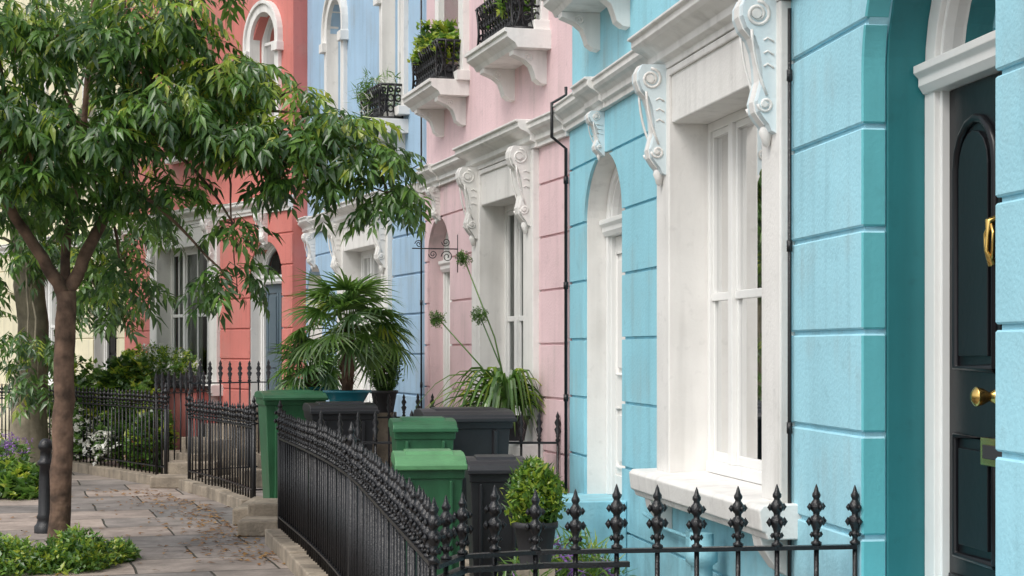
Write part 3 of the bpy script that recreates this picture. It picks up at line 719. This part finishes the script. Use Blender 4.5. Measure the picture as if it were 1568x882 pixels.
mb.build("stalks", e); scatter("seed_heads", items, [LF_mid, LF_dark], e)

def topiary(name, x, y, z0, z1, r, n, mats, potm=M_pot, ground=0, zp=.2, dens=TUFS):
    e = empty(name); mb = MB(); pot(mb, x, y, z0-zp, z0+.01, r*.6, r*.85, potm)
    if z0-zp > .05: mb.tbox(x, y, r*1.7, r*1.7, r*1.5, r*1.5, ground, z0-zp, M_stone)
    mb.tube([(x, y, z0-.05), (x, y, z1-.1)], .012, 6, M_bark); mb.build("pot", e); it = []
    for i in range(n):
        t = R()**1.1; rr = r*(math.sin((t*.88+.08)*math.pi)**.6)*(1.12-.3*t)*ru(.5, 1.18); a = ru(0, 6.28)
        p = np.array([x + rr*math.cos(a), y + rr*math.sin(a), z0 + (z1-z0)*t])
        it.append((random.choice(dens), Rz(a) @ Ry(ru(-.8, .3))*ru(.7, 1.6), p, random.choices((0, 1, 2), (2, 1.3, .8))[0]))
    scatter("foliage", it, mats, e)
topiary("conifer_topiary", .11, 8.0, .83, 1.11, .12, 520, [LF_mid, LF_light, LF_dark])
topiary("box_topiary", -1.22, 16.2, 1.25, 1.88, .15, 800, [LF_dark, LF_mid, LF_dark])

def shrub(name, blobs, T, n, mats, probs, zmin=0, smin=.8, smax=1.3):
    it = []
    for (c, r) in blobs: it += blob_items(c, r, n, T, probs, smin, smax, 2.0, (-1.0, .5), zmin)
    return scatter(name, it, mats)
shrub("lavender_plant", [((.28, 8.6, .50), (.30, .3, .2)), ((.05, 7.5, .42), (.25, .3, .22))], HERB, 150, [LF_mid, LF_purple, LF_light], (3, 1.5, 1), 0)
shrub("ground_cover_plant", [((-3.80, 12.6, .0), (.42, .38, .26)), ((-3.30, 12.8, .0), (.30, .38, .28)), ((-4.05, 13.2, .0), (.3, .4, .18)), ((-3.1, 13.3, 0), (.15, .3, .12))], TUF, 480, [LF_mid, LF_light, LF_dark], (2, 1.6, .8), 0)
shrub("bedding_plant", [((-5.9, 19.3, .05), (.50, .6, .34)), ((-5.45, 19.0, .0), (.4, .5, .30)), ((-6.3, 20.5, .1), (.6, .7, .5))], BROAD, 260, [LF_mid, LF_light, LF_dark], (3, 1, 1.5), 0)
shrub("flowering_plant", [((-5.95, 20.0, .50), (.35, .3, .18))], TUFS, 80, [LF_purple, LF_mid], (2, 1), 0)
shrub("garden_shrub", [((-5.0, 22.6, .65), (.40, .4, .60)), ((-5.6, 23.3, .7), (.45, .4, .65)), ((-4.65, 22.0, .40), (.3, .3, .45)), ((-6.2, 24.3, .8), (.5, .4, .75)), ((-5.3, 23.4, 1.2), (.4, .3, .3))], BROAD, 430, [LF_dark, LF_mid, LF_light], (2.4, 3, 1.2), 0)
shrub("white_flowering_shrub", [((-5.75, 22.95, .5), (.28, .25, .40)), ((-5.35, 22.35, .4), (.25, .2, .3)), ((-6.1, 23.5, .5), (.25, .2, .3))], BROAD, 60, [LF_white, LF_mid], (2, 1), 0, .5, .8)
items = []
for i in range(46):
    a = ru(0, 6.28); L = ru(.25, .42); h = ru(.25, .5)
    items.append((ribbon([(-5.55 + math.cos(a)*L*t, 24.0 + math.sin(a)*L*t, 1.05 + h*t*(1.5-.8*t)) for t in np.linspace(0, 1, 5)], .035), I3, O3, i % 2))
scatter("yucca_plant", items, [LF_mid, LF_light])
# window planter of the salmon house
mb = MB(); mb.box(2.2, 4.6, .02, .34, 0, 1.12, M_salmon); mb.box(2.1, 4.75, .02, .42, 1.121, 1.16, M_iron)
mb.box(2.3, 4.2, .24, .40, 1.162, 1.30, M_pot)
o = mb.build("planter_ledge", None, .01); o.matrix_world = hE.matrix_basis
def at_E(u, v, z): return W2(PE0, PF0, u, v, z)
shrub("window_box_plants", [(at_E(2.6, .32, 1.42), (.24, .2, .20)), (at_E(3.1, .32, 1.46), (.27, .2, .22)), (at_E(3.7, .32, 1.50), (.27, .2, .26)), (at_E(4.1, .32, 1.42), (.2, .2, .18))], TUF, 170, [LF_mid, LF_white, LF_light], (3, 1, 1.5), 0)
mb = MB(); x, y, z = at_E(4.55, .3, 0); pot(mb, x, y, 1.16, 1.42, .1, .15, M_terra); mb.build("terracotta_pot")
shrub("potted_plant", [(at_E(4.55, .3, 1.52), (.17, .15, .17))], BROAD, 60, [LF_mid, LF_light], (1, 1), 0, .5, .9)
mb = MB(); pot(mb, -4.75, 22.0, .12, .5, .12, .19, M_terra); mb.build("terracotta_pot")
# balcony planting
def at_C(u, v, z): return W2(PC0, PD0, u, v, z)
def at_D(u, v, z): return W2(PD0, PD1, u, v, z)
mb = MB()
mb.box(.7, 1.5, .06, .18, 4.025, 4.16, M_pot); o = mb.build("balcony_trough"); o.matrix_world = hC.matrix_basis
mb = MB(); mb.box(3.05, 3.95, .06, .18, 4.025, 4.16, M_pot); o = mb.build("balcony_trough"); o.matrix_world = hC.matrix_basis
shrub("balcony_plant", [(at_C(3.4, .13, 4.44), (.24, .10, .18)), (at_C(3.75, .13, 4.40), (.22, .10, .16)), (at_C(3.1, .12, 4.33), (.17, .08, .12))], BROAD, 75, [LF_mid, LF_light, LF_dark], (1, 1.8, .5), 4.1, .5, .9)
shrub("balcony_plant", [(at_C(.9, .10, 4.30), (.2, .08, .15)), (at_C(1.35, .10, 4.30), (.15, .08, .14))], TUF, 110, [LF_mid, LF_light], (2, 1), 4.1)
shrub("balcony_plant", [(at_D(1.2, .12, 4.25), (.3, .1, .28))], HERB, 70, [LF_mid, LF_white], (2, 1), 4.0, .8, 1.3)

# ------------------------------------------------------------------ bollard
mb = MB(); mb.lathe((-4.2, 15.3, 0), [(.105, 0), (.105, .06), (.085, .08), (.075, .12), (.085, .14), (.07, .17), (.062, .5), (.056, .60), (.075, .615), (.075, .64), (.052, .66), (.050, .74), (.066, .755), (.07, .78), (.055, .82), (.03, .845), (.001, .85)], 12, M_iron)
mb.build("street_bollard")

# ------------------------------------------------------------------ trees
e = empty("street_tree"); mt = MB(); tx, ty = -3.52, 13.2
def branch(pts, r0, r1, n=9, wob=.012, mat=M_bark):
    P = [Vector(p) for p in pts]; out = []
    for i in range(len(P)-1):
        p_1 = P[max(i-1, 0)]; p0 = P[i]; p1 = P[i+1]; p2 = P[min(i+2, len(P)-1)]
        for k in range(5):
            t = k/5
            q = .5*((2*p0) + (p1-p_1)*t + (2*p_1-5*p0+4*p1-p2)*t*t + (3*p0-p_1-3*p1+p2)*t**3)
            out.append(q + Vector((ru(-wob, wob), ru(-wob, wob), 0)))
    out.append(P[-1]); m = len(out)
    mt.tube(out, [(r0 + (r1-r0)*i/(m-1))*ru(.95, 1.05) for i in range(m)], n, mat); return out
mt.lathe((tx, ty, -.02), [(.14, 0), (.105, .06), (.09, .18)], 10, M_bark)
branch([(tx, ty, 0), (tx+.02, ty, .7), (tx+.03, ty+.02, 1.4), (tx+.05, ty, 2.1)], .087, .078, 12)
fk = (tx+.05, ty, 2.08)
branch([fk, (tx-.10, ty-.1, 2.35), (tx-.32, ty-.2, 2.75), (tx-.5, ty-.3, 3.4), (tx-.6, ty-.3, 4.6)], .058, .02)
branch([fk, (tx+.18, ty+.05, 2.35), (tx+.35, ty+.1, 2.75), (tx+.55, ty+.1, 3.2), (tx+.8, ty, 4.2), (tx+.9, ty, 5.2)], .06, .018)
branch([fk, (tx+.02, ty+.2, 2.6), (tx+.05, ty+.5, 3.3), (tx+.1, ty+.7, 4.6)], .043, .018)
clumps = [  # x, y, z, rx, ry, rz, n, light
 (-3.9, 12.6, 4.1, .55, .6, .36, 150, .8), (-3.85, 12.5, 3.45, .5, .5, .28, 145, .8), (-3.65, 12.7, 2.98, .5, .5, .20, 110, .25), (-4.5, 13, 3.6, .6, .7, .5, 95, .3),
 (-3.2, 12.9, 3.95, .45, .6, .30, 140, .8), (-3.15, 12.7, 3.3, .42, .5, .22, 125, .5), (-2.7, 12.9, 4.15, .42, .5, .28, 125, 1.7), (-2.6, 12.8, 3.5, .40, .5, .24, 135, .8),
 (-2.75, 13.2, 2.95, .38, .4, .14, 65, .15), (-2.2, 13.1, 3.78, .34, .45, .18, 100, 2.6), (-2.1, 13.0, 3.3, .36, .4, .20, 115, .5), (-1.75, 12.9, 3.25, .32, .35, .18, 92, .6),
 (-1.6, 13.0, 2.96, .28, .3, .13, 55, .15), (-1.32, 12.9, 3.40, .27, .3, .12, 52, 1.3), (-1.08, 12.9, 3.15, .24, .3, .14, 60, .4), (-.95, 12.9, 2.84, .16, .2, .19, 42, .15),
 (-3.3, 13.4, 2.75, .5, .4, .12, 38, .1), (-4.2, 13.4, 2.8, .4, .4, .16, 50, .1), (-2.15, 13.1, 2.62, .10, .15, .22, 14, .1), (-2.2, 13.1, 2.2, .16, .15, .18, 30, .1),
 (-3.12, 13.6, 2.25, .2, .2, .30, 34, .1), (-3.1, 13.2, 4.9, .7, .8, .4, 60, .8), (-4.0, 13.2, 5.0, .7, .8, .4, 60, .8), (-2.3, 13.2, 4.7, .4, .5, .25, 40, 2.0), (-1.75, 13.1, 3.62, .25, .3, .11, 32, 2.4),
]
it = []
for (x, y, z, a, b, c, n, lt) in clumps:
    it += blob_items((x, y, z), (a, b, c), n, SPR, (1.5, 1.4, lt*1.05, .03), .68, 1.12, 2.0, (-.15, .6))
hub = [(-3.8, 12.95, 3.2), (-3.2, 13.25, 3.0), (-2.9, 13.3, 3.35), (-3.45, 13.6, 3.3)]
for (x, y, z, a, b, c, n, lt) in clumps:
    h = min(hub, key=lambda q: (q[0]-x)**2 + (q[2]-z)**2)
    mid = ((h[0]+x)/2, (h[1]+y)/2, (h[2]+z)/2 + .12)
    branch([h, mid, (x, y, z)], .022, .007, 6, .015)
    for k in range(4): branch([(x, y, z), (x + ru(-a, a)*.8, y + ru(-b, b)*.8, z + ru(-c, c)*.9)], .007, .003, 4, .01)
branch([(-2.2, 13.1, 3.3), (-2.17, 13.1, 2.8), (-2.12, 13.1, 2.1)], .012, .004, 5)
branch([(-1.4, 12.9, 3.2), (-1.1, 12.9, 3.15), (-.92, 12.9, 2.8)], .012, .004, 5)
mt.build("trunk", e); scatter("crown", it, [LF_dark, LF_mid, LF_light, LF_bronze], e)

e = empty("mature_tree"); mt = MB()
mt.lathe((-6.60, 23.2, -.02), [(.42, 0), (.33, .12), (.27, .4), (.235, .9)], 14, M_bark2)
branch([(-6.60, 23.2, .85), (-6.55, 23.2, 2.0), (-6.66, 23.2, 3.2)], .235, .18, 14, .02, M_bark2)
branch([(-6.64, 23.2, 3.0), (-6.2, 23, 3.9), (-5.6, 22.8, 5.2), (-5.2, 22.8, 6.5)], .12, .04, 9, .02, M_bark2)
branch([(-6.64, 23.2, 3.0), (-7.0, 23.4, 4.2), (-7.3, 23.5, 6.0)], .14, .05, 9, .02, M_bark2)
it = []
for (x, y, z, a, b, c, n) in [(-6.35, 22.3, 1.75, .40, .4, .35, 40), (-6.2, 22.2, 1.3, .25, .3, .35, 22), (-5.5, 22.6, 2.4, .4, .4, .5, 75), (-7.2, 22.6, 2.5, .4, .5, .5, 40), (-6.0, 22.8, 3.0, .8, .7, .4, 120), (-5.0, 23, 3.4, .5, .5, .3, 50),
     (-6.6, 23, 4.2, 1.2, 1.2, .7, 150), (-5.2, 23, 4.9, .9, 1.0, .7, 100), (-6.8, 23, 6.0, 1.4, 1.4, .9, 140), (-5.3, 23, 6.3, 1.0, 1.0, .7, 80), (-7.8, 23, 4.8, .9, .9, .9, 80)]:
    it += blob_items((x, y, z), (a, b, c), n, SPR, (2.4, 1.3, .4), .9, 1.5, 2.0, (-.1, .8))
    branch([(-6.5, 23.2, 3.3) if z > 2.5 else (-6.6, 23.1, 2.9), ((x-6.6)/2, (y+23.1)/2, (z+3.2)/2+.3), (x, y, z)], .03, .008, 6, .02, M_bark2)
mt.build("trunk", e); scatter("crown", it, [LF_dark, LF_mid, LF_light], e)

# fallen leaves (one mass)
it = []
for i in range(480):
    t = R(); y = 13.0 + 7*R(); xf = -1.90 - (y-14.2)*.30 if y < 18 else -3.1 - (y-18)*.5
    x = xf - .18 - abs(rng.normal())*.34
    it.append(((leaflet(ru(.04, .09), ru(.02, .04), .1), np.array(LT)), Rz(ru(0, 6.28)) @ Rx(ru(-.3, .3)), np.array([x, y, .012]), 0))
for i in range(110):
    it.append(((leaflet(ru(.04, .09), ru(.02, .04), .1), np.array(LT)), Rz(ru(0, 6.28)) @ Rx(ru(-.3, .3)), np.array([ru(-5, -2), ru(12, 20), .012]), 0))
scatter("fallen_leaves", it, [LF_fall])

# ------------------------------------------------------------------ light
world = bpy.data.worlds.new("World"); scene.world = world; world.use_nodes = True
N = world.node_tree.nodes; L = world.node_tree.links; bg = N["Background"]
sky = N.new("ShaderNodeTexSky"); sky.sky_type = 'NISHITA'; sky.sun_disc = False
EL, AZ = math.radians(52), math.radians(222)
sky.sun_elevation = EL; sky.sun_rotation = AZ; sky.dust_density = 3; sky.air_density = 1.2
hs = N.new("ShaderNodeHueSaturation"); hs.inputs["Saturation"].default_value = .30; hs.inputs["Value"].default_value = 1.35
L.new(sky.outputs[0], hs.inputs["Color"]); L.new(hs.outputs[0], bg.inputs[0]); bg.inputs[1].default_value = .15
sd = bpy.data.lights.new("sun", 'SUN'); sd.energy = 1.3; sd.angle = math.radians(24); sd.color = (1, .95, .88)
so = bpy.data.objects.new("sun", sd); scene.collection.objects.link(so)
dirv = Vector((math.sin(AZ)*math.cos(EL), math.cos(AZ)*math.cos(EL), math.sin(EL)))
so.rotation_euler = dirv.to_track_quat('Z', 'Y').to_euler(); so.location = (-10, -10, 20)
scene.view_settings.view_transform = 'Standard'; scene.view_settings.look = 'None'; scene.view_settings.exposure = 0

# ------------------------------------------------------------------ camera
cd = bpy.data.cameras.new("camera"); cd.sensor_width = 36; cd.lens = 59.7; cd.shift_y = .06; cd.clip_end = 2000; cd.clip_start = .05
co = bpy.data.objects.new("camera", cd); co.location = (0, 0, 1.65); co.rotation_euler = (math.radians(90), 0, 0)
scene.collection.objects.link(co); scene.camera = co
